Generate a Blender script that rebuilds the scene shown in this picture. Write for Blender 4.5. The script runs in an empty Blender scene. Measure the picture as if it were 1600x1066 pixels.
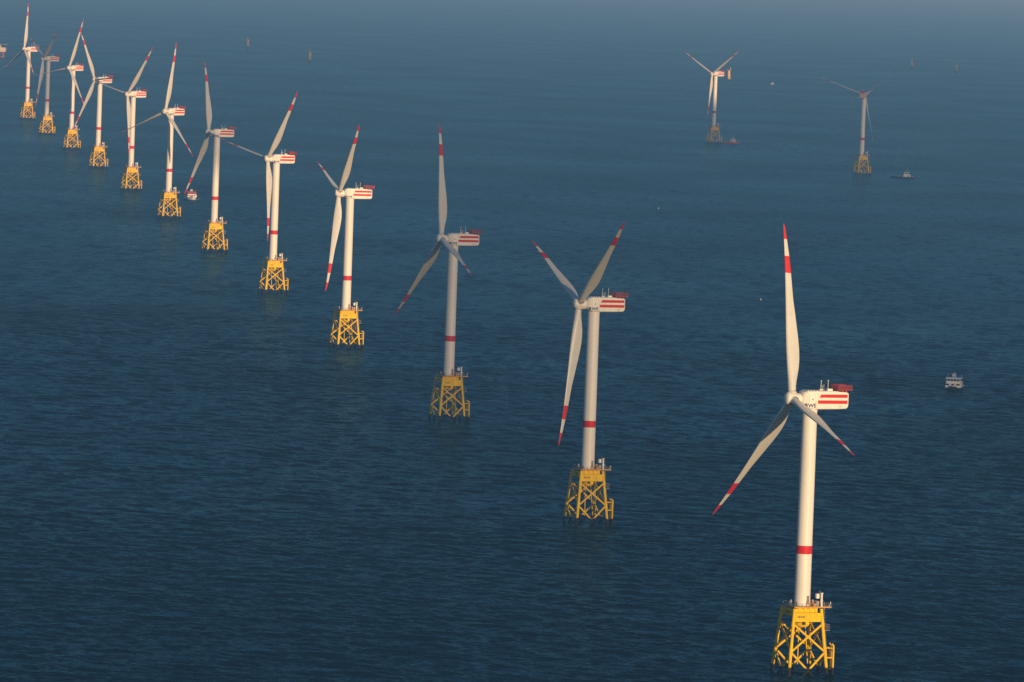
import bpy, math, random
from mathutils import Vector, Matrix, noise as mnoise

sc = bpy.context.scene
COL = sc.collection
R = math.radians
random.seed(7)

# ------------------------------------------------------------------ materials
def newmat(name):
    m = bpy.data.materials.new(name)
    m.use_nodes = True
    nt = m.node_tree
    nt.nodes.clear()
    out = nt.nodes.new('ShaderNodeOutputMaterial')
    return m, nt, out

def paint(name, col, rough=0.45, var=0.08, scale=0.6, streak=0.0, metal=0.0, splash=False, spec=0.4):
    """weathered paint: noise-varied base colour, vertical dirt streaks, and a dark marine growth zone close to the sea"""
    m, nt, out = newmat(name)
    N, L = nt.nodes, nt.links
    b = N.new('ShaderNodeBsdfPrincipled')
    b.inputs['Roughness'].default_value = rough
    b.inputs['Metallic'].default_value = metal
    b.inputs['Specular IOR Level'].default_value = spec
    tc = N.new('ShaderNodeTexCoord')
    mp = N.new('ShaderNodeMapping')
    mp.inputs['Scale'].default_value = (1, 1, 0.25 if streak else 1)
    L.new(tc.outputs['Object'], mp.inputs['Vector'])
    oi = N.new('ShaderNodeObjectInfo')
    off = N.new('ShaderNodeVectorMath')
    off.operation = 'SCALE'
    off.inputs[0].default_value = (61, 37, 83)
    L.new(oi.outputs['Random'], off.inputs['Scale'])
    L.new(off.outputs[0], mp.inputs['Location'])
    nz = N.new('ShaderNodeTexNoise')
    nz.inputs['Scale'].default_value = scale
    nz.inputs['Detail'].default_value = 6
    L.new(mp.outputs[0], nz.inputs['Vector'])
    rp = N.new('ShaderNodeMapRange')
    rp.inputs[1].default_value = 0.3
    rp.inputs[2].default_value = 0.7
    rp.inputs[3].default_value = 1 - var
    rp.inputs[4].default_value = 1 + var * 0.4
    L.new(nz.outputs['Fac'], rp.inputs[0])
    mul = N.new('ShaderNodeVectorMath')
    mul.operation = 'SCALE'
    mul.inputs[0].default_value = col
    L.new(rp.outputs[0], mul.inputs['Scale'])
    last = mul.outputs[0]
    if streak:
        mp2 = N.new('ShaderNodeMapping')
        mp2.inputs['Scale'].default_value = (1.6, 1.6, 0.03)
        L.new(off.outputs[0], mp2.inputs['Location'])
        L.new(tc.outputs['Object'], mp2.inputs['Vector'])
        n2 = N.new('ShaderNodeTexNoise')
        n2.inputs['Scale'].default_value = 1.0
        n2.inputs['Detail'].default_value = 4
        L.new(mp2.outputs[0], n2.inputs['Vector'])
        r2 = N.new('ShaderNodeMapRange')
        r2.inputs[1].default_value = 0.52
        r2.inputs[2].default_value = 0.75
        r2.inputs[3].default_value = 0
        r2.inputs[4].default_value = streak
        L.new(n2.outputs['Fac'], r2.inputs[0])
        mx = N.new('ShaderNodeMix')
        mx.data_type = 'RGBA'
        L.new(r2.outputs[0], mx.inputs[0])
        L.new(last, mx.inputs[6])
        mx.inputs[7].default_value = (col[0] * .45, col[1] * .36, col[2] * .28, 1)
        last = mx.outputs[2]
    if splash:
        ge = N.new('ShaderNodeNewGeometry')
        sp = N.new('ShaderNodeSeparateXYZ')
        L.new(ge.outputs['Position'], sp.inputs[0])
        n3 = N.new('ShaderNodeTexNoise')
        n3.inputs['Scale'].default_value = 0.5
        n3.inputs['Detail'].default_value = 3
        L.new(ge.outputs['Position'], n3.inputs['Vector'])
        ad = N.new('ShaderNodeMath')
        ad.operation = 'MULTIPLY_ADD'
        ad.inputs[1].default_value = -2.0
        L.new(n3.outputs['Fac'], ad.inputs[0])
        L.new(sp.outputs[2], ad.inputs[2])
        r3 = N.new('ShaderNodeMapRange')
        r3.inputs[1].default_value = 1.5
        r3.inputs[2].default_value = 2.1
        L.new(ad.outputs[0], r3.inputs[0])
        mx = N.new('ShaderNodeMix')
        mx.data_type = 'RGBA'
        L.new(r3.outputs[0], mx.inputs[0])
        mx.inputs[6].default_value = (0.018, 0.016, 0.013, 1)
        L.new(last, mx.inputs[7])
        last = mx.outputs[2]
    L.new(last, b.inputs['Base Color'])
    L.new(b.outputs[0], out.inputs[0])
    return m

M = {
    'white': paint('tower white paint', (0.78, 0.75, 0.70), 0.42, 0.07, 0.25, streak=0.16),
    'blade': paint('blade gelcoat', (0.61, 0.595, 0.56), 0.38, 0.06, 0.3),
    'nacelle': paint('nacelle white paint', (0.79, 0.76, 0.70), 0.45, 0.10, 0.7, streak=0.12),
    'red': paint('signal red paint', (0.60, 0.016, 0.011), 0.5, 0.10, 0.6, spec=0.18),
    'darkred': paint('weathered red railing', (0.42, 0.035, 0.030), 0.55, 0.2, 0.9),
    'yellow': paint('jacket yellow paint', (0.82, 0.53, 0.002), 0.55, 0.18, 0.7, streak=0.34, splash=True, spec=0.08),
    'orange': paint('deck orange paint', (0.66, 0.30, 0.02), 0.55, 0.2, 0.8),
    'grey': paint('galvanised steel', (0.30, 0.29, 0.28), 0.5, 0.2, 0.9, metal=0.3),
    'dark': paint('dark equipment', (0.045, 0.045, 0.05), 0.5, 0.2, 0.9),
    'navy': paint('navy lettering', (0.015, 0.022, 0.11), 0.5, 0.05),
    'black': paint('black lettering', (0.025, 0.02, 0.015), 0.6, 0.05),
    'glass': paint('wheelhouse glass', (0.012, 0.016, 0.022), 0.12, 0.1, spec=0.6),
    'cabin': paint('ship white paint', (0.76, 0.74, 0.70), 0.4, 0.1, 0.8, streak=0.15),
    'hullred': paint('ship red hull', (0.48, 0.03, 0.03), 0.4, 0.15, 0.5),
    'hullblue': paint('ship dark blue hull', (0.012, 0.022, 0.05), 0.35, 0.15, 0.5),
    'hullblack': paint('ship black hull', (0.012, 0.013, 0.016), 0.4, 0.15, 0.5),
    'deckgreen': paint('ship deck', (0.10, 0.09, 0.08), 0.7, 0.2, 0.8),
    'dullwhite': paint('weathered off white', (0.42, 0.41, 0.40), 0.6, 0.2, 0.8),
    'rustleg': paint('rust brown legs', (0.24, 0.10, 0.08), 0.6, 0.2, 0.5),
    'beige': paint('topside cladding', (0.62, 0.54, 0.44), 0.6, 0.12, 0.2),
}

# ------------------------------------------------------------------ mesh builder
class MB:
    def __init__(self, mat=None):
        self.v, self.f, self.mi, self.sm = [], [], [], []
        self.T = mat or Matrix.Identity(4)

    def add(self, vs, fs, mi=0, smooth=False):
        o = len(self.v)
        self.v += [self.T @ Vector(p) for p in vs]
        for f in fs:
            self.f.append([i + o for i in f])
            self.mi.append(mi)
            self.sm.append(smooth)

    def box(self, c, s, mi=0, rz=0.0, bev=0.0):
        x, y, z = s[0] / 2, s[1] / 2, s[2] / 2
        rot = Matrix.Rotation(rz, 3, 'Z')
        c = Vector(c)
        if bev <= 0:
            vs = [c + rot @ Vector((a * x, b * y, d * z)) for d in (-1, 1) for a, b in ((-1, -1), (1, -1), (1, 1), (-1, 1))]
            self.add(vs, [(3, 2, 1, 0), (4, 5, 6, 7), (0, 1, 5, 4), (1, 2, 6, 5), (2, 3, 7, 6), (3, 0, 4, 7)], mi)
        else:
            rings = []
            for zz, ins in ((-z, bev), (-z + bev, 0), (z - bev, 0), (z, bev)):
                ring = []
                for a, b in ((-1, -1), (1, -1), (1, 1), (-1, 1)):
                    for k in ((0, 1) if a * b > 0 else (1, 0)):
                        dx, dy = (bev, 0) if k else (0, bev)
                        ring.append(c + rot @ Vector((a * (x - ins * .6 - dx), b * (y - ins * .6 - dy), zz)))
                rings.append(ring)
            self.loft(rings, mi, caps=True)

    def loft(self, rings, mi=0, caps=True, smooth=False, close=True):
        n = len(rings[0])
        vs = [p for r in rings for p in r]
        fs = []
        for k in range(len(rings) - 1):
            for i in range(n if close else n - 1):
                j = (i + 1) % n
                fs.append((k * n + i, k * n + j, (k + 1) * n + j, (k + 1) * n + i))
        self.add(vs, fs, mi, smooth)
        if caps:
            self.add(rings[0], [tuple(reversed(range(n)))], mi)
            self.add(rings[-1], [tuple(range(n))], mi)

    def tube(self, p0, p1, r0, r1=None, n=12, mi=0, caps=True):
        r1 = r0 if r1 is None else r1
        p0, p1 = Vector(p0), Vector(p1)
        d = (p1 - p0).normalized()
        a = d.orthogonal().normalized()
        b = d.cross(a)
        rings = [[p + (a * math.cos(t) + b * math.sin(t)) * r for t in [2 * math.pi * i / n for i in range(n)]] for p, r in ((p0, r0), (p1, r1))]
        self.loft(rings, mi, caps, smooth=n > 6)

    def path(self, pts, r, n=8, mi=0):
        for a, b in zip(pts[:-1], pts[1:]):
            self.tube(a, b, r, n=n, mi=mi)

    def lathe(self, prof, axis='Z', n=32, mi=0, caps=True):
        rings = []
        for h, r in prof:
            ring = []
            for i in range(n):
                t = 2 * math.pi * i / n
                if axis == 'Z':
                    ring.append((r * math.cos(t), r * math.sin(t), h))
                else:
                    ring.append((h, r * math.cos(t), r * math.sin(t)))
            rings.append(ring)
        self.loft(rings, mi, caps, smooth=True)

    def mesh(self, name, mats):
        me = bpy.data.meshes.new(name)
        me.from_pydata([tuple(v) for v in self.v], [], self.f)
        for m in mats:
            me.materials.append(m)
        me.polygons.foreach_set('material_index', self.mi)
        me.polygons.foreach_set('use_smooth', self.sm)
        me.validate()
        me.update()
        return me

def link(name, data, parent=None):
    o = bpy.data.objects.new(name, data)
    COL.objects.link(o)
    if parent is not None:
        o.parent = parent
    return o

def part(name, mb, mats, parent):
    mats = mats if isinstance(mats, (list, tuple)) else [mats]
    return link(name, mb.mesh(name, mats), parent)

def empty(name, loc=(0, 0, 0), rz=0.0):
    o = bpy.data.objects.new(name, None)
    COL.objects.link(o)
    o.location = loc
    o.rotation_euler = (0, 0, rz)
    return o

def tag(o, label=None, cat=None, group=None, kind=None):
    if label: o['label'] = label
    if cat: o['category'] = cat
    if group: o['group'] = group
    if kind: o['kind'] = kind

def text_mesh(s, size, mat, name, width=None, bold=0.0):
    cu = bpy.data.curves.new(name, 'FONT')
    cu.body = s
    cu.size = size
    cu.offset = bold
    cu.extrude = 0.01
    cu.align_x = 'CENTER'
    cu.align_y = 'CENTER'
    ob = bpy.data.objects.new(name, cu)
    COL.objects.link(ob)
    dg = bpy.context.evaluated_depsgraph_get()
    dg.update()
    me = bpy.data.meshes.new_from_object(ob.evaluated_get(dg))
    bpy.data.objects.remove(ob)
    me.name = name
    if width:
        xs = [v.co.x for v in me.vertices]
        k = width / (max(xs) - min(xs))
        for v in me.vertices:
            v.co.x *= k
    me.materials.clear()
    me.materials.append(mat)
    return me

# ------------------------------------------------------------------ camera
CAMH = 246.52
PITCH, ROLL, FPX = 0.0611963, 0.0377567, 9783.47
cp, sp_ = math.cos(PITCH), math.sin(PITCH)
fwd = Vector((0, cp, -sp_))
rgt = Vector((1, 0, 0))
upv = Vector((0, sp_, cp))
cr, sr = math.cos(ROLL), math.sin(ROLL)
r2 = rgt * cr + upv * sr
u2 = -rgt * sr + upv * cr
camd = bpy.data.cameras.new('camera')
camd.sensor_width = 36
camd.lens = FPX / 1600 * 36
camd.clip_start = 1
camd.clip_end = 300000
cam = bpy.data.objects.new('camera', camd)
COL.objects.link(cam)
mw = Matrix((r2, u2, -fwd)).transposed().to_4x4()
mw.translation = (0, 0, CAMH)
cam.matrix_world = mw
sc.camera = cam

# ------------------------------------------------------------------ light
SUN_AZ = R(28)         # to the right of straight behind the camera
SUN_EL = R(10)
sdir = Vector((math.sin(SUN_AZ) * math.cos(SUN_EL), -math.cos(SUN_AZ) * math.cos(SUN_EL), math.sin(SUN_EL)))
sd = bpy.data.lights.new('sun', 'SUN')
sd.energy = 5.0
sd.angle = R(0.53)
sd.color = (1.0, 0.772, 0.43)
so = bpy.data.objects.new('sun', sd)
COL.objects.link(so)
so.rotation_euler = sdir.to_track_quat('Z', 'Y').to_euler()

w = bpy.data.worlds.new('World')
sc.world = w
w.use_nodes = True
nt = w.node_tree
nt.nodes.clear()
wo = nt.nodes.new('ShaderNodeOutputWorld')
bg = nt.nodes.new('ShaderNodeBackground')
sky = nt.nodes.new('ShaderNodeTexSky')
sky.sky_type = 'NISHITA'
sky.sun_disc = False
sky.sun_elevation = SUN_EL
sky.sun_rotation = math.pi - SUN_AZ      # clockwise from +Y
sky.altitude = 100
sky.air_density = 1.0
sky.dust_density = 0.4
sky.ozone_density = 3.5
nt.links.new(sky.outputs[0], bg.inputs[0])
bg.inputs[1].default_value = 0.09
nt.links.new(bg.outputs[0], wo.inputs[0])

# ------------------------------------------------------------------ sea
def sea_material():
    m, nt, out = newmat('sea water')
    N, L = nt.nodes, nt.links
    # a wind-roughened sea: dark scattering body plus a glossy film whose grazing reflectance is cut by wave shadowing
    body = N.new('ShaderNodeBsdfDiffuse')
    film = N.new('ShaderNodeBsdfGlossy')
    film.inputs['Color'].default_value = (0.38, 0.79, 1.0, 1)
    fres = N.new('ShaderNodeFresnel')
    fres.inputs['IOR'].default_value = 1.333
    cut = N.new('ShaderNodeMath')
    cut.operation = 'MULTIPLY'
    cut.inputs[1].default_value = 0.32
    shp = N.new('ShaderNodeMath')
    shp.operation = 'POWER'
    shp.inputs[1].default_value = 1.7
    L.new(fres.outputs[0], shp.inputs[0])
    L.new(shp.outputs[0], cut.inputs[0])
    b = N.new('ShaderNodeMixShader')
    gust = N.new('ShaderNodeTexNoise')
    gust.inputs['Scale'].default_value = 1
    gust.inputs['Detail'].default_value = 7
    gust.inputs['Roughness'].default_value = 0.68
    gmp = N.new('ShaderNodeMapping')
    gmp.inputs['Rotation'].default_value = (0, 0, R(14))
    gmp.inputs['Scale'].default_value = (1 / 260, 1 / 420, 1)
    gmr = N.new('ShaderNodeMapRange')
    gmr.inputs[1].default_value = 0.32
    gmr.inputs[2].default_value = 0.68
    gmr.inputs[3].default_value = 0.62
    gmr.inputs[4].default_value = 1.42
    gmu = N.new('ShaderNodeMath')
    gmu.operation = 'MULTIPLY'
    L.new(gust.outputs['Fac'], gmr.inputs[0])
    L.new(cut.outputs[0], gmu.inputs[0])
    L.new(gmr.outputs[0], gmu.inputs[1])
    L.new(gmu.outputs[0], b.inputs[0])
    L.new(body.outputs[0], b.inputs[1])
    L.new(film.outputs[0], b.inputs[2])
    ge = N.new('ShaderNodeNewGeometry')
    L.new(ge.outputs['Position'], gmp.inputs[0])
    L.new(gmp.outputs[0], gust.inputs['Vector'])
    # big soft wind patches vary roughness and tint
    big = N.new('ShaderNodeTexNoise')
    mpb = N.new('ShaderNodeMapping')
    mpb.inputs['Scale'].default_value = (1 / 420, 1 / 900, 1)
    L.new(ge.outputs['Position'], mpb.inputs[0])
    L.new(mpb.outputs[0], big.inputs['Vector'])
    big.inputs['Scale'].default_value = 1
    big.inputs['Detail'].default_value = 5
    big.inputs['Roughness'].default_value = 0.6
    ramp = N.new('ShaderNodeMapRange')
    ramp.inputs[1].default_value = 0.35
    ramp.inputs[2].default_value = 0.65
    L.new(big.outputs['Fac'], ramp.inputs[0])
    mix = N.new('ShaderNodeMix')
    mix.data_type = 'RGBA'
    L.new(ramp.outputs[0], mix.inputs[0])
    mix.inputs[6].default_value = (0.0006, 0.0080, 0.0205, 1)
    mix.inputs[7].default_value = (0.0008, 0.0100, 0.0245, 1)
    L.new(mix.outputs[2], body.inputs['Color'])
    rr = N.new('ShaderNodeMapRange')
    rr.inputs[3].default_value = 0.16
    rr.inputs[4].default_value = 0.24
    L.new(ramp.outputs[0], rr.inputs[0])
    L.new(rr.outputs[0], film.inputs['Roughness'])

    def wave(ang, lx, ly, amp, detail, rough=0.55, dist=0.0, off=0):
        mp = N.new('ShaderNodeMapping')
        mp.inputs['Rotation'].default_value = (0, 0, R(ang))
        mp.inputs['Location'].default_value = (off, off * .7, off * .3)
        mp.inputs['Scale'].default_value = (1 / lx, 1 / ly, 1)
        L.new(ge.outputs['Position'], mp.inputs[0])
        n = N.new('ShaderNodeTexNoise')
        n.inputs['Scale'].default_value = 1
        n.inputs['Detail'].default_value = detail
        n.inputs['Roughness'].default_value = rough
        n.inputs['Distortion'].default_value = dist
        L.new(mp.outputs[0], n.inputs['Vector'])
        k = N.new('ShaderNodeMath')
        k.operation = 'MULTIPLY'
        k.inputs[1].default_value = amp
        L.new(n.outputs['Fac'], k.inputs[0])
        return k.outputs[0]
    hs = [wave(-12, 2.6, 2.2, .34, 3, .6, .3, 41), wave(26, 9, 7, .5, 2, .55, .2, 77), wave(8, 30, 34, 2.4, 3, .6, .2, 19)]
    h = hs[0]
    for q in hs[1:]:
        a = N.new('ShaderNodeMath')
        a.operation = 'ADD'
        L.new(h, a.inputs[0])
        L.new(q, a.inputs[1])
        h = a.outputs[0]
    bp = N.new('ShaderNodeBump')
    bp.inputs['Strength'].default_value = 1.0
    bp.inputs['Distance'].default_value = 1.0
    L.new(h, bp.inputs['Height'])
    for q in (film, fres, body):
        L.new(bp.outputs[0], q.inputs['Normal'])
    L.new(b.outputs[0], out.inputs[0])
    return m

import numpy as np
rng = np.random.default_rng(11)
# one sheet: fine rings where the waves can be told apart, wide ones out to the horizon
rr_list = [0.5, 300, 900, 1500, 1800]
r = 1850.0
while r < 16000:
    rr_list.append(r)
    r *= 1.0005 if r < 2700 else (1.0008 if r < 4200 else (1.0013 if r < 7000 else 1.0028))
while r < 90000:
    rr_list.append(r)
    r *= 1.10
RAD = np.array(rr_list)
DENSE = R(6.6)
ang = list(np.linspace(-DENSE, DENSE, 720))
a_ = DENSE
step = ang[1] - ang[0]
side = []
while a_ < math.pi - .2:
    step = min(step * 1.35, .25)
    a_ += step
    side.append(min(a_, math.pi - .1))
ANG = np.array([-q for q in reversed(side)] + ang + side)
rg_, ag_ = np.meshgrid(RAD, ANG, indexing='ij')
X = rg_ * np.sin(ag_)
Y = rg_ * np.cos(ag_)
dr = np.gradient(RAD)[:, None]
da = np.gradient(ANG)[None, :] * RAD[:, None]
Z = np.zeros_like(X)
NW = 190
lam = np.exp(rng.uniform(np.log(2.1), np.log(30), NW))
slope = 0.205 * math.sqrt(2 / NW) * np.where(lam > 12, .78, 1.0)
mean_dir = math.atan2(-.8, -.55)
th = mean_dir + rng.normal(0, R(46), NW)
ph = rng.uniform(0, 2 * math.pi, NW)
for l_, s_, t_, p_ in zip(lam, slope, th, ph):
    k = 2 * math.pi / l_
    stp = np.maximum(abs(math.sin(t_)) * dr, abs(math.cos(t_)) * da) + 1e-6
    fade = np.clip((l_ / stp - 2.2) / 1.8, 0, 1)
    rows = fade.max(axis=1) > 0
    if not rows.any():
        continue
    i1 = len(rows) - np.argmax(rows[::-1])
    i0 = np.argmax(rows)
    Z[i0:i1] += fade[i0:i1] * (s_ / k) * np.sin(k * (math.cos(t_) * X[i0:i1] + math.sin(t_) * Y[i0:i1]) + p_)
nr, na = X.shape
co = np.stack([X, Y, Z], -1).reshape(-1, 3)
i, j = np.meshgrid(np.arange(nr - 1), np.arange(na - 1), indexing='ij')
q = np.stack([i * na + j, (i + 1) * na + j, (i + 1) * na + j + 1, i * na + j + 1], -1).reshape(-1, 4)
i = np.arange(nr - 1)          # close the ring behind the viewpoint
q2 = np.stack([i * na + na - 1, (i + 1) * na + na - 1, (i + 1) * na, i * na], -1)
q = np.concatenate([q, q2])[:, ::-1]
me = bpy.data.meshes.new('sea')
me.vertices.add(len(co))
me.vertices.foreach_set('co', co.astype(np.float32).ravel())
me.loops.add(q.size)
me.loops.foreach_set('vertex_index', q.astype(np.int32).ravel())
me.polygons.add(len(q))
me.polygons.foreach_set('loop_start', np.arange(0, q.size, 4, dtype=np.int32))
me.polygons.foreach_set('use_smooth', np.ones(len(q), dtype=bool))
me.update(calc_edges=True)
me.materials.append(sea_material())
seao = link('sea', me)
print('sea', len(co), 'verts, z rms', Z[200:400, 300:400].std(), 'normal z', me.polygons[len(q) // 2].normal.z)
tag(seao, 'dark blue rippled open sea reaching to the hazy horizon', kind='structure')

# ------------------------------------------------------------------ haze: one thin, even layer of air over the sea
HAZE_COL = (0.205, 0.236, 0.296)
HAZE_K = (1 / 47000, 1 / 25000, 1 / 20500)      # extinction per metre, blue most
m, nt_, out_ = newmat('sea haze')
va = nt_.nodes.new('ShaderNodeVolumeAbsorption')
va.inputs['Color'].default_value = (1 - HAZE_K[0] / HAZE_K[2], 1 - HAZE_K[1] / HAZE_K[2], 0, 1)
va.inputs['Density'].default_value = HAZE_K[2]
ve = nt_.nodes.new('ShaderNodeEmission')  # haze glows by itself, in place of light scattered in the air
ve.inputs['Color'].default_value = tuple(c * k / HAZE_K[2] for c, k in zip(HAZE_COL, HAZE_K)) + (1,)
ve.inputs['Strength'].default_value = HAZE_K[2]
ad_ = nt_.nodes.new('ShaderNodeAddShader')
nt_.links.new(va.outputs[0], ad_.inputs[0])
nt_.links.new(ve.outputs[0], ad_.inputs[1])
nt_.links.new(ad_.outputs[0], out_.inputs['Volume'])
hz = MB()
hz.box((0, 0, 300), (170000, 170000, 700))
hzo = part('haze', hz, m, None)
tag(hzo, 'thin bluish grey haze lying over the sea', kind='structure')

# ------------------------------------------------------------------ wind turbine, built once
HUB, OVER, TILT = 96.33, 6.97, 0.1033
JY = R(22)
root = empty('wind_turbine')
JT = Matrix.Rotation(JY, 4, 'Z')

def half(z):
    return 7.3 - 0.0935 * z

LEG_TOP = 23.3
corners = ((-1, -1), (1, -1), (1, 1), (-1, 1))
for sx, sy in corners:
    b = MB(JT)
    p0 = (sx * half(-7), sy * half(-7), -7)
    p1 = (sx * half(LEG_TOP), sy * half(LEG_TOP), LEG_TOP)
    b.tube(p0, p1, 0.62, 0.58, n=16)
    for z in (8.2, 18.0):
        b.tube((sx * half(z - .9), sy * half(z - .9), z - .9), (sx * half(z + .9), sy * half(z + .9), z + .9), 0.70, n=16)
    part('leg', b, M['yellow'], root)
zs = (18.0, 8.2, -6.0)
for i in range(4):
    a, c = corners[i], corners[(i + 1) % 4]
    for zt, zb in zip(zs[:-1], zs[1:]):
        for s, e in ((a, c), (c, a)):
            b = MB(JT)
            b.tube((s[0] * half(zt), s[1] * half(zt), zt), (e[0] * half(zb), e[1] * half(zb), zb), 0.40, n=10)
            part('brace', b, M['yellow'], root)

# transition piece: drum under the tower, box girders between the legs
b = MB(JT)
b.lathe([(16.6, 2.3), (17.2, 2.9), (23.7, 2.9)], n=32)
for k in range(4):
    b.T = JT @ Matrix.Rotation(k * math.pi / 2, 4, 'Z')
    zc, hc = (20.3, 3.1) if k < 2 else (21.7, 2.2)
    b.box((0, -half(zc) + 0.12, zc), (2 * half(zc) - 1.0, 0.7, hc), bev=0.06)
    if k > 1:
        continue
    b.box((0, -half(22.8) + 1.2, 22.75), (2 * half(zc) - 2.6, 0.5, 1.8))
    for q in (-3.1, -1.0, 1.1, 3.2):
        b.box((q, -half(22.8) + 0.86, 22.75), (0.16, 0.2, 1.75))
    b.box((0, -4.0, 19.6), (1.4, 2.4, 3.6))
tp = part('transition_piece', b, M['yellow'], root)

# deck with grating, edge beam and railing
DX0, DX1, DY0, DY1 = -5.2, 9.0, -5.4, 4.6
b = MB(JT)
b.box(((DX0 + DX1) / 2, (DY0 + DY1) / 2, 23.84), (DX1 - DX0, DY1 - DY0, 0.36), 0)
b.box(((DX0 + DX1) / 2, (DY0 + DY1) / 2, 24.045), (DX1 - DX0 - .4, DY1 - DY0 - .4, 0.06), 1)
for x in (-3.5, -1.5, .5, 2.5, 4.5, 6.5, 8.2):
    b.box((x, (DY0 + DY1) / 2, 23.52), (0.22, DY1 - DY0 - .6, 0.28), 0)
deck = part('deck', b, [M['orange'], M['grey']], root)
b = MB(JT)
edge = [(DX0, DY0), (DX1, DY0), (DX1, DY1), (DX0, DY1), (DX0, DY0)]
for (xa, ya), (xb, yb) in zip(edge[:-1], edge[1:]):
    n = max(2, int(math.hypot(xb - xa, yb - ya) / 1.4))
    for i in range(n):
        t = i / n
        b.tube((xa + (xb - xa) * t, ya + (yb - ya) * t, 24.02), (xa + (xb - xa) * t, ya + (yb - ya) * t, 25.15), 0.045, n=5)
    for z in (24.55, 25.15):
        b.tube((xa, ya, z), (xb, yb, z), 0.035, n=5)
part('railing', b, M['grey'], deck)
b = MB(JT)
for x, y, z, s, mi in ((-4.2, -3.4, 24.8, (1.1, 1.3, 1.4), 0), (4.2, -3.7, 24.95, (1.3, 1.2, 1.75), 1), (2.9, -4.3, 24.6, (1.0, .7, 1.0), 2),
                       (6.7, -1.8, 24.8, (1.8, 1.4, 1.4), 0), (4.4, 2.6, 24.9, (2.0, 1.4, 1.6), 1), (-3.6, 2.2, 24.75, (1.6, 1.3, 1.3), 0)):
    b = MB(JT)
    b.box((x, y, z), s, 0, bev=0.05)
    part('equipment_box', b, [M['dark'], M['grey'], M['orange']][mi], deck)
b = MB(JT)
for y in (-4.2, 2.5):
    pts = [(8.7 + .35 * math.sin(t), y, 24.1 + 1.5 * t / 1.6) for t in (0, .5, .9, 1.3, 1.6)]
    b = MB(JT)
    b.path(pts, 0.16)
    part('light_post', b, M['cabin'], deck)
b = MB(JT)
b.tube((-4.8, -1.2, 24.0), (-4.8, -1.2, 26.1), 0.13)
part('light_post', b, M['cabin'], deck)

# davit crane on the front corner
b = MB(JT)
b.tube((5.15, -4.95, 24.0), (5.15, -4.95, 28.6), 0.48, 0.42, n=16)
b.tube((5.15, -4.95, 28.6), (5.15, -4.95, 28.9), 0.6, n=16)
crane = part('davit_crane', b, M['cabin'], root)
b = MB(JT)
b.box((3.7, -4.6, 27.7), (1.2, 1.2, 1.7), bev=0.15)
part('winch_housing', b, M['cabin'], crane)
b = MB(JT)
b.tube((5.15, -4.95, 28.75), (4.6, 1.8, 28.3), 0.22, 0.14, n=8)
b.box((4.45, -4.85, 28.5), (0.4, 0.5, 2.4))
part('boom', b, M['dark'], crane)

# boat landing, rest platform and ladders on the side of the front corner
b = MB(JT)
for y in (-7.2, -4.9):
    b.tube((9.5, y, -4), (9.5, y, 10.4), 0.36, n=12)
    b.tube((9.5, y, 10.4), (8.9, y, 11.2), 0.36, 0.3, n=12)
    for z in (2.4, 6.2, 9.6):
        b.tube((9.5, y, z), (half(z), -half(z) if y < -6 else y, z), 0.22, n=8)
for z in [0.6 * i - 2 for i in range(20)]:
    b.tube((9.3, -6.35, z), (9.3, -5.75, z), 0.05, n=5)
for y in (-6.4, -5.7):
    b.tube((9.3, y, -3), (9.3, y, 10.6), 0.09, n=6)
b.box((8.0, -6.0, 6.4), (1.9, 2.6, 0.18))
for y in (-7.2, -6.3, -5.4, -4.8):
    b.tube((8.9, y, 6.4), (8.9, y, 8.6), 0.11, n=6)
part('boat_landing', b, M['yellow'], root)
b = MB(JT)
for y in (-5.1, -4.4):
    b.tube((8.1, y, 6.4), (7.0, y, 15.9), 0.07, n=6)
    b.tube((6.4, y, 15.9), (6.2, y, 25.0), 0.07, n=6)
for i in range(28):
    t = i / 27
    b.tube((8.1 - 1.1 * t, -5.1, 6.4 + 9.5 * t), (8.1 - 1.1 * t, -4.4, 6.4 + 9.5 * t), 0.035, n=4)
    b.tube((6.4 - .2 * t, -5.1, 15.9 + 9.1 * t), (6.4 - .2 * t, -4.4, 15.9 + 9.1 * t), 0.035, n=4)
for k in range(8):
    z = 17.5 + k * .9
    b.path([(6.3, -5.25, z), (7.0, -5.1, z), (7.0, -4.4, z), (6.3, -4.25, z)], 0.035, n=4)
part('ladder', b, M['grey'], root)
b = MB(JT)
b.box((7.0, -4.9, 15.8), (2.4, 2.8, 0.14))
for x, y in ((5.9, -6.25), (7.1, -6.25), (8.15, -6.25), (8.15, -4.9), (8.15, -3.55), (7.1, -3.55), (5.9, -3.55)):
    b.tube((x, y, 15.8), (x, y, 17.9), 0.05, n=5)
for z in (16.6, 17.2, 17.9):
    b.path([(5.9, -6.25, z), (8.15, -6.25, z), (8.15, -3.55, z), (5.9, -3.55, z)], 0.04, n=4)
part('rest_platform', b, M['grey'], root)
# cable tubes running down inside the jacket
b = MB(JT)
for x, y in ((-1.2, 2.6), (0.6, 3.0), (2.4, 2.4)):
    b = MB(JT)
    b.path([(x, y, 19), (x * 1.6, y * 1.3, 9), (x * 2.4, y * 1.6, -5)], 0.22, n=8)
    part('cable_tube', b, M['yellow'], root)

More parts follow.
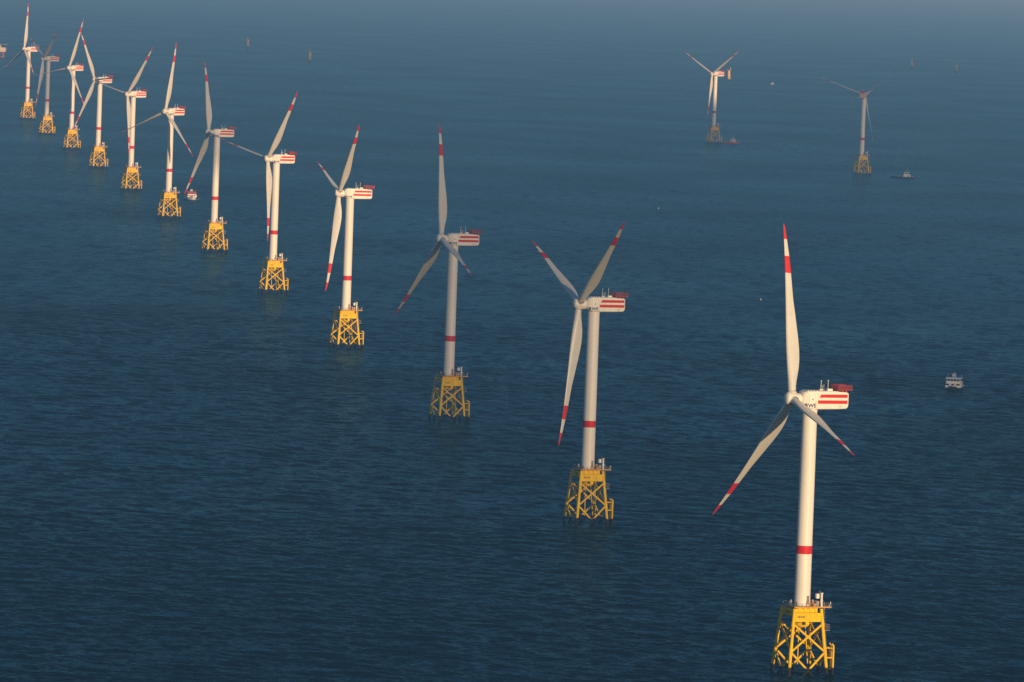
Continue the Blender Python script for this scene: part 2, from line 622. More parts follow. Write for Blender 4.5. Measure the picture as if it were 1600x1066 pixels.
# tower
b = MB()
TZ0, TZ1 = 24.03, 92.9
def tr(z):
    t = (z - TZ0) / (TZ1 - TZ0)
    return 2.86 - 0.26 * t
b.lathe([(TZ0, tr(TZ0)), (TZ1 + .5, tr(TZ1))], n=48)
b.lathe([(TZ0, 3.04), (24.5, 3.04)], n=48)
for z in (41.0, 59.0, 76.0):
    b.lathe([(z - .07, tr(z) + .035), (z + .07, tr(z) + .035)], n=48)
b.lathe([(TZ1 - .6, tr(TZ1) + .12), (TZ1 + .5, tr(TZ1) + .12)], n=48)
tower = part('tower', b, M['white'], root)
b = MB()
b.lathe([(42.2, tr(42.2) + .03), (45.1, tr(45.1) + .03)], n=48, caps=False)
part('warning_band', b, M['red'], tower)
b = MB(JT)
b.T = JT @ Matrix.Rotation(R(20), 4, 'Z')
b.box((0, -2.86, 26.3), (1.1, 0.14, 2.6), 0, bev=0.03)
part('door', b, M['grey'], tower)
b = MB(JT @ Matrix.Rotation(R(20), 4, 'Z'))
b.box((0, -3.7, 24.9), (2.0, 1.5, 0.12))
for i in range(5):
    b.box((1.2 + .28 * i, -3.7, 24.9 - .2 * i), (.26, 1.0, .07))
for x in (-1, 0, 1, 2.4):
    b.tube((x, -4.4, 24.1), (x, -4.4, 26.0), 0.06, n=5)
b.path([(-1, -4.4, 26.0), (1, -4.4, 26.0), (2.4, -4.4, 25.2)], 0.06, n=5)
part('entry_stair', b, M['orange'], tower)

# nacelle: x axis points upwind (towards the hub), origin on the tower axis at hub height
NT = empty('nacelle_frame')      # only a temporary frame, removed below
def section(s, hw, zt, zb, rad=0.7, n=5):
    pts = []
    cs = ((hw - rad, zt - rad, 0), (-hw + rad, zt - rad, 90), (-hw + rad, zb + rad, 180), (hw - rad, zb + rad, 270))
    for cy, cz, a0 in cs:
        for i in range(n + 1):
            t = R(a0 + 90 * i / n)
            pts.append((s, cy + rad * math.cos(t), cz + rad * math.sin(t)))
    return pts
b = MB()
NS = [(3.9, 2.2, 2.35, -2.2, 1.2), (3.3, 2.6, 2.75, -2.7, 1.0), (2.3, 3.05, 3.05, -3.2, .7), (0, 3.1, 3.1, -3.35, .55), (-8.9, 3.1, 3.1, -3.25, .45),
      (-9.0, 3.1, 3.0, -3.25, .45), (-12.6, 3.1, 2.75, -3.1, .45), (-13.1, 3.08, 2.6, -2.75, .45), (-13.4, 2.95, 2.4, -2.2, .45)]
b.loft([section(*q) for q in NS], 0, caps=True, smooth=False)
nac = part('nacelle', b, M['nacelle'], root)
bpy.data.objects.remove(NT)
# roof ribs and hatches
b = MB()
for s in (2.0, .9, -.2, -1.4, -2.6, -5.5):
    b = MB()
    b.box((s, 0, 3.17), (.45, 4.9, .22), bev=0.05)
    part('roof_rib', b, M['nacelle'], nac)
b = MB()
b.box((-6.9, .7, 3.45), (1.9, 1.7, .75), bev=0.08)
part('roof_hatch', b, M['nacelle'], nac)
b = MB()
b.box((-4.6, -1.5, 3.3), (1.2, 1.2, .45), bev=0.06)
part('roof_hatch', b, M['nacelle'], nac)
for side in (1, -1):
    for z0, z1, cut in ((.80, 1.95, 0), (-1.32, -.12, .55)):
        b = MB()
        y = side * 3.115
        s0, s1 = -1.95, -13.0
        fs = (0, 1, 2, 3) if side > 0 else (3, 2, 1, 0)
        b.add([(s0 + cut, y, z0), (s1, y, z0), (s1, y, z1), (s0 + (-.75 if not cut else .35), y, z1)], [fs], 0)
        part('red_stripe', b, M['red'], nac)
for s_, zt_, zb_ in ((-1.5, 2.5, -2.8), (1.9, 2.2, -1.2)):
    for side in (1, -1):
        b = MB()
        b.box((s_, side * 3.12, (zt_ + zb_) / 2), (.07, .03, zt_ - zb_))
        part('panel_seam', b, M['grey'], nac)
for z0, z1 in ((.80, 1.95), (-1.32, -.12)):
    b = MB()
    b.add([(-13.42, 2.6, z0), (-13.42, -2.6, z0), (-13.42, -2.6, z1), (-13.42, 2.6, z1)], [(0, 1, 2, 3)], 0)
    part('red_stripe', b, M['red'], nac)
rwe = text_mesh('RWE', 1.95, M['navy'], 'lettering', width=4.3, bold=0.05)
for side in (1, -1):
    o = link('lettering', rwe, nac)
    if side > 0:
        o.matrix_local = Matrix.Translation((1.35 - .1, 3.13, -2.05)) @ Matrix.Rotation(math.pi, 4, 'Z') @ Matrix.Rotation(math.pi / 2, 4, 'X')
    else:
        o.matrix_local = Matrix.Translation((1.25, -3.13, -2.05)) @ Matrix.Rotation(math.pi / 2, 4, 'X')
    b = MB()
    b.tube((.5, side * 3.05, .15), (.5, side * 3.14, .15), .24, n=12)
    part('vent_hole', b, M['black'], nac)
    b = MB()
    for i in range(3):
        b.box((-10.3, side * 3.115, -2.05 - .22 * i), (1.6 - .3 * i, .02, .1))
    part('service_plate', b, M['grey'], nac)
b = MB()
for s, y, h in ((-3.2, 1.6, 3.5), (-6.0, 1.4, 3.6), (-4.2, -.6, 1.7), (-4.9, .4, 2.0), (-5.3, -1.6, 1.5)):
    b = MB()
    b.tube((s, y, 3.0), (s, y, 3.0 + h), .085 if h > 3 else .05, n=6)
    b.tube((s, y, 2.9 + h), (s, y, 3.3 + h), .16 if h > 3 else .08, n=8)
    if h > 3:
        b.tube((s, y, 5.5), (s, y - .8, 5.5), .04, n=5)
    part('weather_mast' if h > 3 else 'antenna', b, M['cabin'], nac)
# hoist platform: red winching basket over the tail of the nacelle
HX0, HX1, HY, HZ = -9.2, -15.0, 2.9, 3.55
b = MB()
b.box(((HX0 + HX1) / 2, 0, HZ), (abs(HX1 - HX0), 2 * HY, .22))
for s in (-9.5, -11.5):
    b.box((s, 0, 3.15), (.4, 4.2, .75))
b.box((-13.0, 0, 3.0), (.5, 3.6, 1.0))
hoist = part('hoist_platform', b, M['darkred'], nac)
b = MB()
loop = [(HX0, -HY), (HX1 + .8, -HY), (HX1, -HY + .8), (HX1, HY - .8), (HX1 + .8, HY), (HX0, HY), (HX0, -HY)]
for (xa, ya), (xb, yb) in zip(loop[:-1], loop[1:]):
    n = max(2, int(math.hypot(xb - xa, yb - ya) / .42))
    for i in range(n):
        t = i / n
        x, y = xa + (xb - xa) * t, ya + (yb - ya) * t
        b.tube((x, y, HZ + .1), (x * 1.0, y * 1.03, HZ + 1.55), .055, n=4)
    for z, rr_ in ((HZ + .35, .05), (HZ + .75, .05), (HZ + 1.15, .05), (HZ + 1.55, .08)):
        b.tube((xa, ya * 1.02, z), (xb, yb * 1.02, z), rr_, n=5)
part('railing', b, M['darkred'], hoist)

# hub (spinner), x axis points upwind, origin at the blade crossing
b = MB()
b.lathe([(-3.05, 2.0), (-2.95, 2.25), (-2.2, 2.32), (1.2, 2.30), (2.0, 2.18), (2.45, 1.85), (2.75, 1.2), (2.85, .4), (2.86, 0.02)], axis='X', n=40)
hub = part('hub', b, [M['nacelle']], root)
# tie the three blade collars to the hub
def blade_mesh():
    RR = 63.0
    prof = [(1.2, 1.5, 1.5, 1.0), (3.0, 1.5, 1.5, 1.0), (5.0, 1.48, 1.75, .88), (7.0, 1.46, 2.25, .70), (9.0, 1.48, 2.80, .55), (11.5, 1.5, 3.42, .44), (14.5, 1.48, 3.80, .35),
            (18.0, 1.42, 3.92, .30), (22.0, 1.28, 3.72, .27), (26.0, 1.08, 3.36, .25), (31.0, .84, 2.90, .23), (36.0, .62, 2.40, .22), (41.0, .45, 2.18, .21), (45.2, .32, 2.02, .20),
            (45.201, .32, 2.02, .20), (48.3, .25, 1.85, .19), (51.3, .2, 1.66, .19), (51.301, .2, 1.66, .19), (54.3, .17, 1.36, .18), (57.3, .15, 1.06, .18), (57.301, .15, 1.06, .18),
            (60.0, .13, .74, .18), (61.8, .1, .48, .18), (62.7, .07, .22, .2), (63.0, .02, .05, .3)]
    n = 24
    rings = []
    for r, le, te, tk in prof:
        le, te = le * .96, te * .94
        c = le + te
        tw = R(13) * max(0, 1 - r / 45) ** 1.3
        cone = 3.84 * r / RR
        pre = 0.9 * (r / RR) ** 2
        th = tk * c / 2
        ring = []
        circ = max(0.0, min(1.0, (tk - .3) / .7))
        for i in range(n):
            t = 2 * math.pi * i / n
            xc = 0.5 - 0.5 * math.cos(t)         # 0 leading edge .. 1 trailing
            yt = 5 * (0.2969 * math.sqrt(max(xc, 0)) - .126 * xc - .3516 * xc ** 2 + .2843 * xc ** 3 - .1036 * xc ** 4)
            ya = yt * c * tk * (1 if math.sin(t) >= 0 else -.72)
            yc = th * math.sin(t)
            y = yc * circ + ya * (1 - circ)
            x = le - c * xc
            ring.append((x * math.cos(tw) - y * math.sin(tw) + cone, x * math.sin(tw) + y * math.cos(tw) + pre, r))
        rings.append(ring)
    b = MB()
    rs = [p[0] for p in prof]
    for k in range(len(rings) - 1):
        m_ = (rs[k] + rs[k + 1]) / 2
        red = 45.2 < m_ < 51.3 or m_ > 57.3
        b.loft(rings[k:k + 2], 1 if red else 0, caps=False, smooth=True)
    b.add(rings[-1], [tuple(range(n))], 1)
    # dark seal and collar at the root
    for z0, z1, rad_, mi in ((2.05, 2.5, 1.72, 0), (2.5, 2.62, 1.62, 2)):
        b.tube((.1, 0, z0), (.12, 0, z1), rad_, n=28, mi=mi)
    me = b.mesh('blade', [M['blade'], M['red'], M['dark']])
    return me
import bmesh
bl = blade_mesh()
bm_ = bmesh.new(); bm_.from_mesh(bl); bmesh.ops.remove_doubles(bm_, verts=bm_.verts, dist=1e-4); bm_.to_mesh(bl); bm_.free()
blades = [link('blade', bl, hub) for _ in range(3)]

# number plates on the girders: letters read from the photo on the first two, the row goes on in order
def number_text(k):
    return text_mesh('NO%d' % (40 + k), 1.15, M['black'], 'lettering', width=2.7, bold=0.03)
def place_numbers(parent, me):
    zc = 20.3
    y = -half(zc) + .12 - .35 - .012
    o1 = link('lettering', me, parent)
    o1.matrix_local = JT @ Matrix.Translation((-2.6, y, zc + .15)) @ Matrix.Rotation(math.pi / 2, 4, 'X')
    o2 = link('lettering', me, parent)
    o2.matrix_local = JT @ Matrix.Rotation(-math.pi / 2, 4, 'Z') @ Matrix.Translation((.6, -half(21.7) + .12 - .362, 21.75)) @ Matrix.Scale(1.25, 4) @ Matrix.Rotation(math.pi / 2, 4, 'X')

# every turbine of the field
G_ROW = 'wind turbines standing in the sea on yellow jackets'
TURB = [  # number, x, y, yaw of the rotor axis, rotor phase, lettering, label
    (1, 104.92, 2182.8, 3.54859, -0.28655, 1, 'biggest white wind turbine, sunlit, yellow jacket lettered NO41, one blade straight up'),
    (2, 35.29, 2739.0, 3.49792, -1.18326, 2, 'half shaded white wind turbine, yellow jacket lettered NO42, blades spread in a Y'),
    (3, -32.90, 3313.5, 3.51919, -2.35639, 3, 'dim grey wind turbine in cloud shadow with dull ochre jacket, next beyond the NO42 turbine'),
    (4, -103.99, 3888.3, 3.38570, 0.77231, 4, 'sunlit wind turbine just beyond the dim grey one, with a short thin raised blade'),
    (5, -173.28, 4477.0, 3.66108, -1.42388, 5, 'sunlit wind turbine whose hanging blade runs parallel to and just beside its own tower'),
    (6, -243.73, 5044.8, 3.45811, -2.55470, 6, 'grey rotored wind turbine whose low blade tip reaches towards the small red-topped boat'),
    (7, -313.97, 5630.6, 3.90779, 0.13637, 7, 'sunlit wind turbine by the small red-topped boat, a thin blade crossing the tower beside it'),
    (8, -385.42, 6226.5, 3.78562, 0.70237, 8, 'sunlit wind turbine crossed by the next rotor, hanging blade overlapping its red tower band'),
    (9, -458.3, 6813.0, 3.75570, -0.61180, 9, 'wind turbine whose raised blade tip touches the raised tip of the turbine behind it'),
    (10, -529.78, 7398.4, 3.94726, -1.76657, 10, 'wind turbine with one level thin blade crossing the dull grey turbine beside it'),
    (11, -599.20, 7921.6, 3.54012, 0.96212, 11, 'dull grey wind turbine second last of the long row, dark blades raised'),
    (12, -674.16, 8555.0, 3.62237, 0.03905, 12, 'last and smallest wind turbine of the long row, next to the hazy beige platform'),
    (14, 267.12, 8648.6, 3.88905, -3.20029, 14, 'lone distant wind turbine with the red workboat at its jacket, blades in a wide Y'),
    (15, 413.0, 7553.0, 1.36, -0.86, 15, 'lone dim wind turbine seen from behind, near the dark hulled ship'),
]
static = [c for c in root.children if c not in (nac, hub)]
def copy_tree(o, parent):
    c = o.copy()
    COL.objects.link(c)
    c.parent = parent
    c.matrix_parent_inverse = Matrix.Identity(4)
    for ch in o.children:
        copy_tree(ch, c)
    return c
roots = []
for idx, (k, x, y, yaw, ph, num, lab) in enumerate(TURB):
    t = root if idx == 0 else None
    roots.append((t, k, x, y, yaw, ph, num, lab))
made = []
for (t, k, x, y, yaw, ph, num, lab) in roots:
    if t is None:
        t = root.copy()
        COL.objects.link(t)
        for ch in root.children:
            copy_tree(ch, t)
    made.append(t)
for t, (_, k, x, y, yaw, ph, num, lab) in zip(made, roots):
    t.location = (x, y, 0)
    tag(t, lab, 'wind turbine', G_ROW)
    kids = {c.name.split('.')[0]: c for c in t.children}
    place_numbers(kids['transition_piece'], number_text(num))
    n0 = Vector((math.cos(yaw), math.sin(yaw), 0))
    kids['nacelle'].location = (0, 0, HUB)
    kids['nacelle'].rotation_euler = (0, 0, yaw)
    n3 = n0 * math.cos(TILT) + Vector((0, 0, math.sin(TILT)))
    hh = Vector((-math.sin(yaw), math.cos(yaw), 0))
    uu = n3.cross(hh)
    if uu.z < 0:
        uu = -uu
    hubpos = n0 * OVER + Vector((0, 0, HUB))
    hm = Matrix((n3, hh, n3.cross(hh))).transposed().to_4x4()
    hm.translation = hubpos
    kids['hub'].matrix_local = hm
    hin = hm.inverted()
    PITCHB = R({4: -12}.get(k, 9))
    bs = [c for c in kids['hub'].children if c.name.startswith('blade')]
    for j, bo in enumerate(bs):
        a = ph + j * 2 * math.pi / 3
        d = uu * math.cos(a) + hh * math.sin(a)
        # feathered: the leading edge (local +x) looks upwind along the shaft
        tng = d.cross(n3)
        lead = n3 * math.cos(PITCHB) - tng * math.sin(PITCHB)
        bmx = Matrix((lead, d.cross(lead), d)).transposed().to_4x4()
        bmx.translation = hubpos
        bo.matrix_local = hin @ bmx

# ------------------------------------------------------------------ bare foundations far behind
mono = empty('turbine_foundation')
b = MB()
b.lathe([(-6, 3.0), (3, 3.0), (3.01, 3.15), (16, 3.0), (19.5, 2.6), (22, 2.6)], n=24)
part('monopile', b, M['yellow'], mono)
b = MB()
b.lathe([(21.6, 5.0), (21.9, 5.0)], n=24)
for i in range(14):
    t = 2 * math.pi * i / 14
    b.tube((4.9 * math.cos(t), 4.9 * math.sin(t), 21.9), (4.9 * math.cos(t), 4.9 * math.sin(t), 23.2), .1, n=4)
for z in (22.5, 23.2):
    b.path([(4.9 * math.cos(2 * math.pi * i / 14), 4.9 * math.sin(2 * math.pi * i / 14), z) for i in range(15)], .08, n=4)
part('work_platform', b, M['orange'], mono)
b = MB()
b.tube((3.4, 1, 21.9), (3.4, 1, 28.0), .45, .35, n=8)
b.tube((3.4, 1, 27.6), (1.2, -.5, 28.6), .25, n=6)
part('davit_crane', b, M['cabin'], mono)
b = MB()
for y in (-1.2, 1.2):
    b.tube((3.5, y - 1.5, -3), (3.5, y - 1.5, 11), .3, n=8)
part('boat_landing', b, M['yellow'], mono)
G_M = 'yellow turbine foundations without towers'
MON = [(443, 13436, 'bright orange yellow foundation stub close beside the distant turbine nacelle'),
       (999, 16102, 'faint hazy foundation stub above the ship, the higher of a close pair'),
       (1097, 15853, 'faint hazy foundation stub, the lower of the close pair far beyond the dim turbine'),
       (-675, 15368, 'faint hazy foundation stub beyond the long turbine row, the higher of two'),
       (-470, 13842, 'faint hazy foundation stub beyond the long turbine row, the lower of two')]
for i, (x, y, lab) in enumerate(MON):
    t = mono
    if i:
        t = mono.copy()
        COL.objects.link(t)
        for ch in mono.children:
            copy_tree(ch, t)
    t.location = (x, y, 0)
    t.rotation_euler = (0, 0, 0.5 * i)
    tag(t, lab, 'turbine foundation', G_M)

# ------------------------------------------------------------------ offshore platform cut by the picture edge
oss = empty('offshore_platform', (-1079, 12900, 0))
b = MB()
b.box((0, 0, 17), (30, 24, 9), bev=.5)
b.box((-4, 0, 24), (18, 16, 5), bev=.4)
part('topside', b, M['beige'], oss)
b = MB()
b.box((2, 0, 28.3), (36, 26, .7))
for x in (-9, 0, 9):
    b.tube((x, 0, 26), (x, 0, 28.2), .5, n=8)
part('helideck', b, M['grey'], oss)
b = MB()
for x in (-10, 10):
    for y in (-8, 8):
        b.tube((x, y, -5), (x, y, 12.6), 1.6, n=12)
for y in (-8, 8):
    b.tube((-10, y, 0), (10, y, 12), .8, n=8)
    b.tube((10, y, 0), (-10, y, 12), .8, n=8)
part('support_leg', b, M['rustleg'], oss)
tag(oss, 'hazy beige platform on reddish legs cut off by the edge beyond the long turbine row', 'platform')

# ------------------------------------------------------------------ ships
def hull_rings(Ln, Bm, draft, fb_bow, fb_st, flare=1.0, n=15, bowpow=2.2):
    rings = []
    for i in range(n):
        t = i / (n - 1)                    # stern .. bow
        x = -Ln / 2 + Ln * t
        wb = Bm / 2 * (1 - max(0, (t - .45) / .55) ** bowpow) * (.9 + .1 * min(1, t * 5))
        wb = max(wb, .06)
        top = fb_st + (fb_bow - fb_st) * max(0, (t - .35) / .65) ** 1.6
        xo = (max(0, (t - .8) / .2)) * .03 * Ln
        ring = []
        for s, zz, xf in ((1, top, 1), (.96 * flare, .25 * top, .5), (.78 * flare, -draft * .6, 0), (.05, -draft, 0), (-.05, -draft, 0), (-.78 * flare, -draft * .6, 0), (-.96 * flare, .25 * top, .5), (-1, top, 1)):
            ring.append((x + xo * xf, wb * s, zz))
        rings.append(ring)
    return rings

def ship(name, loc, rz, Ln, Bm, fbb, fbs, hullmat, cab, deckmat, label, cat, roofmat=None, house_x=0.1, house_len=0.35, house_h=(2.6, 2.4), mast=4.0, trim=None, wheelmat=None, hwf=.82):
    t = empty(name, loc, rz)
    rg = hull_rings(Ln, Bm, 1.4, fbb, fbs)
    b = MB()
    b.loft(rg, 0, caps=True)
    # deck: bridge port and starboard sheer
    dk = MB()
    for a, c in zip(rg[:-1], rg[1:]):
        dk.add([(a[0][0], a[0][1] * .97, a[0][2] - .35), (a[-1][0], a[-1][1] * .97, a[-1][2] - .35), (c[-1][0], c[-1][1] * .97, c[-1][2] - .35), (c[0][0], c[0][1] * .97, c[0][2] - .35)], [(0, 1, 2, 3)], 0)
    hull = part('hull', b, hullmat, t)
    part('deck', dk, deckmat, t)
    if trim:
        b = MB()
        for a, c in zip(rg[:-1], rg[1:]):
            b.tube((a[0][0], a[0][1] * 1.01, a[0][2]), (c[0][0], c[0][1] * 1.01, c[0][2]), .14, n=6)
            b.tube((a[-1][0], a[-1][1] * 1.01, a[-1][2]), (c[-1][0], c[-1][1] * 1.01, c[-1][2]), .14, n=6)
        part('fender', b, trim, hull)
    hx = house_x * Ln
    hl = house_len * Ln
    hw = Bm * hwf
    z0 = fbs - .3
    b = MB()
    h1, h2 = house_h
    def hbox(x0, x1, w, za, zb, rake):
        vs = [(x0, -w / 2, za), (x1, -w / 2 * .92, za), (x1, w / 2 * .92, za), (x0, w / 2, za),
              (x0 + rake * .3, -w / 2 * .96, zb), (x1 - rake, -w / 2 * .86, zb), (x1 - rake, w / 2 * .86, zb), (x0 + rake * .3, w / 2 * .96, zb)]
        return vs, [(3, 2, 1, 0), (4, 5, 6, 7), (0, 1, 5, 4), (1, 2, 6, 5), (2, 3, 7, 6), (3, 0, 4, 7)]
    vs, fs = hbox(hx - hl / 2, hx + hl / 2, hw, z0, z0 + h1, .3)
    b.add(vs, fs, 0)
    cabin = part('cabin', b, cab, t)
    for end in (1, -1):
        for wy_, ww in ((-.34, .20), (-.02, .16), (.30, .20)):
            b = MB()
            xe = (hx + hl / 2 - .12) if end > 0 else (hx - hl / 2 + .06)
            b.box((xe, wy_ * hw, z0 + h1 * .62), (.30, ww * hw, h1 * .30))
            part('window', b, M['glass'], cabin)
    for side in (-1, 1):
        b = MB()
        b.box((hx - hl * .2, side * hw * .475, z0 + h1 * .5), (.9, .3, h1 * .8))
        part('door', b, M['dark'], cabin)
    b = MB()
    x0, x1 = hx - hl * .32, hx + hl * .40
    za = z0 + h1 + .02
    vs, fs = hbox(x0, x1, hw * .92, za, za + h2, .5)
    b.add(vs, fs, 0)
    wheel = part('wheelhouse', b, wheelmat or cab, t)
    # window band around the wheelhouse, split by pillars
    for side in (-1, 1):
        npan = 4
        for i in range(npan):
            xa = x0 + .4 + (x1 - x0 - 1.2) * i / npan
            xb = x0 + .4 + (x1 - x0 - 1.2) * (i + .86) / npan
            b = MB()
            y = side * hw * .92 / 2
            za_, zb_ = za + h2 * .36, za + h2 * .90
            def yy(xx, zz):
                tt = (xx - x0) / (x1 - x0)
                k = 1 - .08 * tt
                k2 = .96 - .10 * tt
                q = (zz - za) / h2
                return y * (k * (1 - q) + k2 * q) + side * .04
            vs = [(xa, yy(xa, za_), za_), (xb, yy(xb, za_), za_), (xb, yy(xb, zb_), zb_), (xa, yy(xa, zb_), zb_)]
            b.add(vs, [(0, 1, 2, 3) if side < 0 else (3, 2, 1, 0)], 0)
            part('window', b, M['glass'], wheel)
    for end in (0, 1):
        for i in range(4):
            wy = hw * .92 * .42
            ya = -wy + 2 * wy * i / 4 + .1
            yb = -wy + 2 * wy * (i + 1) / 4 - .1
            b = MB()
            za_, zb_ = za + h2 * .36, za + h2 * .90
            if end:
                xa_, xb_ = x1 - .5 * .42 + .05, x1 - .5 * .85 + .05
            else:
                xa_, xb_ = x0 + .15 * .42 - .05, x0 + .15 * .85 - .05
            vs = [(xa_, ya, za_), (xa_, yb, za_), (xb_, yb, zb_), (xb_, ya, zb_)]
            b.add(vs, [(0, 1, 2, 3) if end else (3, 2, 1, 0)], 0)
            part('window', b, M['glass'], wheel)
    zt = za + h2
    b = MB()
    b.box(((x0 + x1) / 2 - .1, 0, zt + .16), (x1 - x0 + .3, hw * .96, .28), bev=.06)
    part('roof', b, roofmat or cab, wheel)
    b = MB()
    mx = (x0 + x1) / 2
    for dy in (-.7, .7):
        b.tube((mx, dy, zt), (mx - .3, dy * .6, zt + mast), .13, n=6)
    for q in (.45, .75, .98):
        b.tube((mx - .3 * q, -1.3, zt + mast * q), (mx - .3 * q, 1.3, zt + mast * q), .09, n=6)
    b.box((mx, 0, zt + mast * .55), (.3, 2.2, .3))
    for dy in (-hw * .4, hw * .4):
        b.tube((x0 + .5, dy, zt), (x0 + .5, dy, zt + mast * .8), .06, n=5)
    b.tube((mx - .3, 0, zt + mast), (mx - .3, 0, zt + mast * 1.3), .06, n=5)
    part('mast', b, M['cabin'], t)
    # bulwark rails on the fore deck
    b = MB()
    for s in (0, -1):
        prev = None
        for r in rg:
            p = Vector(r[s])
            b.tube(p, p + Vector((0, 0, .9)), .05, n=4)
            if prev is not None:
                b.tube(prev + Vector((0, 0, .9)), p + Vector((0, 0, .9)), .05, n=4)
            prev = p
    part('guard_rail', b, M['grey'], t)
    # deck gear
    b = MB()
    for i, (fx, fy, s) in enumerate(((-.36, .2, (1.6, 1.4, 1.2)), (-.28, -.22, (2.2, 1.2, 1.0)), (.36, 0, (1.2, 1.6, .9)), (-.42, -.1, (1.0, 1.0, 1.5)))):
        b = MB()
        b.box((fx * Ln, fy * Bm, fbs - .35 + s[2] / 2), s, 0, bev=.05)
        part('deck_box', b, M['orange'] if i % 2 else M['dark'], t)
    tag(t, label, cat, 'boats and ships among the turbines')
    return t

# crew vessel on the open water beside the biggest turbine, bow towards the camera
ship('crew_vessel', (263.5, 3712, 0), R(-98), 26, 10.4, 2.9, 2.2, M['hullblack'], M['cabin'], M['deckgreen'],
     'white crew vessel with black hull and twin dark wheelhouse windows, alone beside the biggest turbine', 'boat', house_x=.1, house_len=.56, house_h=(2.9, 2.2), mast=2.9, trim=M['cabin'], hwf=.95)
ship('patrol_boat', (-316.8, 6074, 0), R(-78), 24, 10.2, 4.2, 3.2, M['cabin'], M['cabin'], M['deckgreen'],
     'white boat with red upper house between two sunlit turbine jackets', 'boat', roofmat=M['hullred'], house_x=.1, house_len=.5, house_h=(2.4, 2.2), mast=2.4, trim=M['hullblack'], wheelmat=M['hullred'], hwf=.95)
ship('workboat', (293.5, 8690, 0), R(-8), 22, 7.0, 3.3, 2.1, M['hullred'], M['cabin'], M['deckgreen'],
     'red hulled workboat with white cabin lying at the foot of a distant turbine', 'boat', house_x=.12, house_len=.33, house_h=(2.6, 2.3), mast=4.5)
ship('supply_ship', (460, 7491, 0), R(176), 28, 8.0, 2.6, 1.9, M['hullblue'], M['cabin'], M['deckgreen'],
     'dark blue hulled ship with white house towards one end, near the dim turbine', 'ship', house_x=-.17, house_len=.32, house_h=(3.0, 2.6), mast=4.2)
ship('motor_boat', (527, 13186, 0), R(15), 7.5, 3.0, 1.5, 1.0, M['dullwhite'], M['dullwhite'], M['deckgreen'],
     'tiny pale motor boat far out, beside the bright orange yellow foundation stub', 'boat', house_x=.08, house_len=.45, house_h=(1.4, 1.3), mast=1.8)

# buoys (white specks)
for x, y, lab in ((142, 6289, 'tiny white buoy on open water between the long turbine row and the distant pair'),
                  (183, 4633, 'tiny pale buoy on open water above the tip of the biggest turbine')):
    t = empty('buoy', (x, y, 0))
    b = MB()
    b.lathe([(-.4, .4), (0, .7), (.4, .7), (.6, .5), (.7, .2)], n=16)
    part('float', b, M['dullwhite'], t)
    b = MB()
    b.tube((0, 0, .6), (0, 0, 1.4), .12, .1, n=6)
    b.box((0, 0, 1.35), (.3, .3, .3))
    part('top_mark', b, M['dullwhite'], t)
    tag(t, lab, 'buoy', 'white buoys')

# faint wake behind the ship: pale disturbed water lying on the wave tops
m, nt_, out_ = newmat('wake water')
N_, L_ = nt_.nodes, nt_.links
pb = N_.new('ShaderNodeBsdfPrincipled')
pb.inputs['Base Color'].default_value = (.34, .42, .48, 1)
pb.inputs['Roughness'].default_value = .6
trn = N_.new('ShaderNodeBsdfTransparent')
mxs = N_.new('ShaderNodeMixShader')
g_ = N_.new('ShaderNodeNewGeometry')
nz_ = N_.new('ShaderNodeTexNoise')
nz_.inputs['Scale'].default_value = .05
nz_.inputs['Detail'].default_value = 6
L_.new(g_.outputs['Position'], nz_.inputs['Vector'])
mr_ = N_.new('ShaderNodeMapRange')
mr_.inputs[1].default_value = .30
mr_.inputs[2].default_value = .75
mr_.inputs[4].default_value = .9
L_.new(nz_.outputs['Fac'], mr_.inputs[0])
L_.new(mr_.outputs[0], mxs.inputs[0])
L_.new(trn.outputs[0], mxs.inputs[1])
L_.new(pb.outputs[0], mxs.inputs[2])
L_.new(mxs.outputs[0], out_.inputs[0])
b = MB()
pts = []
for i in range(25):
    t = i / 24
    pts.append((482 + t * 200, 7380 - 190 * t + 10 * math.sin(t * 5), 9 + 3 * math.sin(t * 9)))
vs = []
for x, y, wv in pts:
    vs += [(x, y - wv, .45), (x, y + wv, .45)]
b.add(vs, [(2 * i, 2 * i + 2, 2 * i + 3, 2 * i + 1) for i in range(24)], 0)
wk = part('wake_water', b, m, None)
b = MB()
b.add([(-319, 6052, .5), (-309, 6056, .5), (-306, 6098, .5), (-313, 6110, .5), (-319, 6100, .5)], [(0, 1, 2, 3, 4)], 0)
wk2 = part('wake_water', b, m, None)
tag(wk2, 'pale churned water beside the red topped boat', kind='structure')
tag(wk, 'faint pale wake line on the sea trailing from the dark ship', kind='structure')

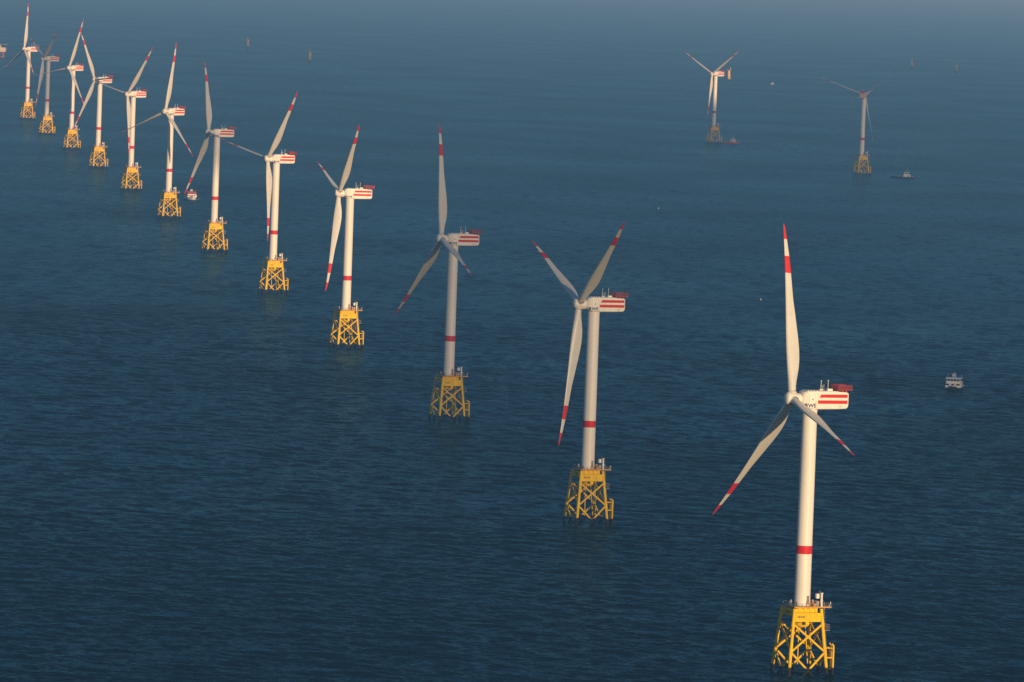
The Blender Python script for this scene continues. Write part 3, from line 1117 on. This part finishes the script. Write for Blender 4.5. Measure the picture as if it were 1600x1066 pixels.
# ------------------------------------------------------------------ unseen clouds added towards the sun to shade chosen turbines, stubs and a boat
def cloud_mat(name, dens):
    m, nt, out = newmat(name)
    N, L = nt.nodes, nt.links
    d = N.new('ShaderNodeBsdfDiffuse')
    d.inputs[0].default_value = (.8, .8, .8, 1)
    t = N.new('ShaderNodeBsdfTransparent')
    mx = N.new('ShaderNodeMixShader')
    mx.inputs[0].default_value = dens
    L.new(t.outputs[0], mx.inputs[1])
    L.new(d.outputs[0], mx.inputs[2])
    L.new(mx.outputs[0], out.inputs[0])
    return m

def cloud(target, dist, rx, rz_, dens, seed):
    c = Vector(target) + sdir * dist
    ax = Vector((sdir.y, -sdir.x, 0)).normalized()
    upc = sdir.cross(ax).normalized()
    if upc.z < 0:
        upc = -upc
    b = MB()
    nu, nv = 40, 20
    rings = []
    for j in range(nv + 1):
        th = math.pi * (j + .02) / (nv + .04)
        ring = []
        for i in range(nu):
            p_ = 2 * math.pi * i / nu
            d = Vector((math.sin(th) * math.cos(p_), math.sin(th) * math.sin(p_), math.cos(th)))
            k = 1 + .16 * mnoise.noise(d * 2.2 + Vector((seed, 0, 0))) + .07 * mnoise.noise(d * 6 + Vector((0, seed, 0)))
            ring.append(c + ax * d.x * rx * k + sdir * d.y * rx * .5 * k + upc * d.z * rz_ * k)
        rings.append(ring)
    b.loft(rings, 0, caps=True, smooth=True)
    o = part('cloud', b, cloud_mat('cloud', dens), None)
    tag(o, 'unseen grey white cloud added towards the sun to cast shade', kind='structure')
    return o
cloud((-32.9, 3313, 88), 2600, 135, 125, .49, 1)
cloud((35.3, 2739, 85), 2600, 100, 120, .31, 2)
cloud((-243.7, 5045, 130), 2800, 95, 62, .34, 3)
cloud((-599, 7922, 105), 3000, 95, 75, .45, 4)
cloud((413, 7553, 70), 3000, 150, 130, .52, 5)
cloud((267, 8649, 10), 3000, 120, 46, .62, 6)
cloud((263.5, 3712, 4), 2600, 45, 38, .50, 12)  # small cloud added to dim the white crew vessel
for x, y, q in ((999, 16102, 7), (1097, 15853, 8), (-675, 15368, 9), (-470, 13842, 10)):
    cloud((x, y, 15), 3200, 60, 60, .58, q)

# ------------------------------------------------------------------ render settings
sc.view_settings.view_transform = 'Standard'
sc.view_settings.look = 'None'
sc.view_settings.exposure = 0
sc.view_settings.gamma = 1
sc.render.engine = 'CYCLES'
sc.cycles.max_bounces = 6
sc.cycles.transparent_max_bounces = 12
sc.cycles.use_denoising = False
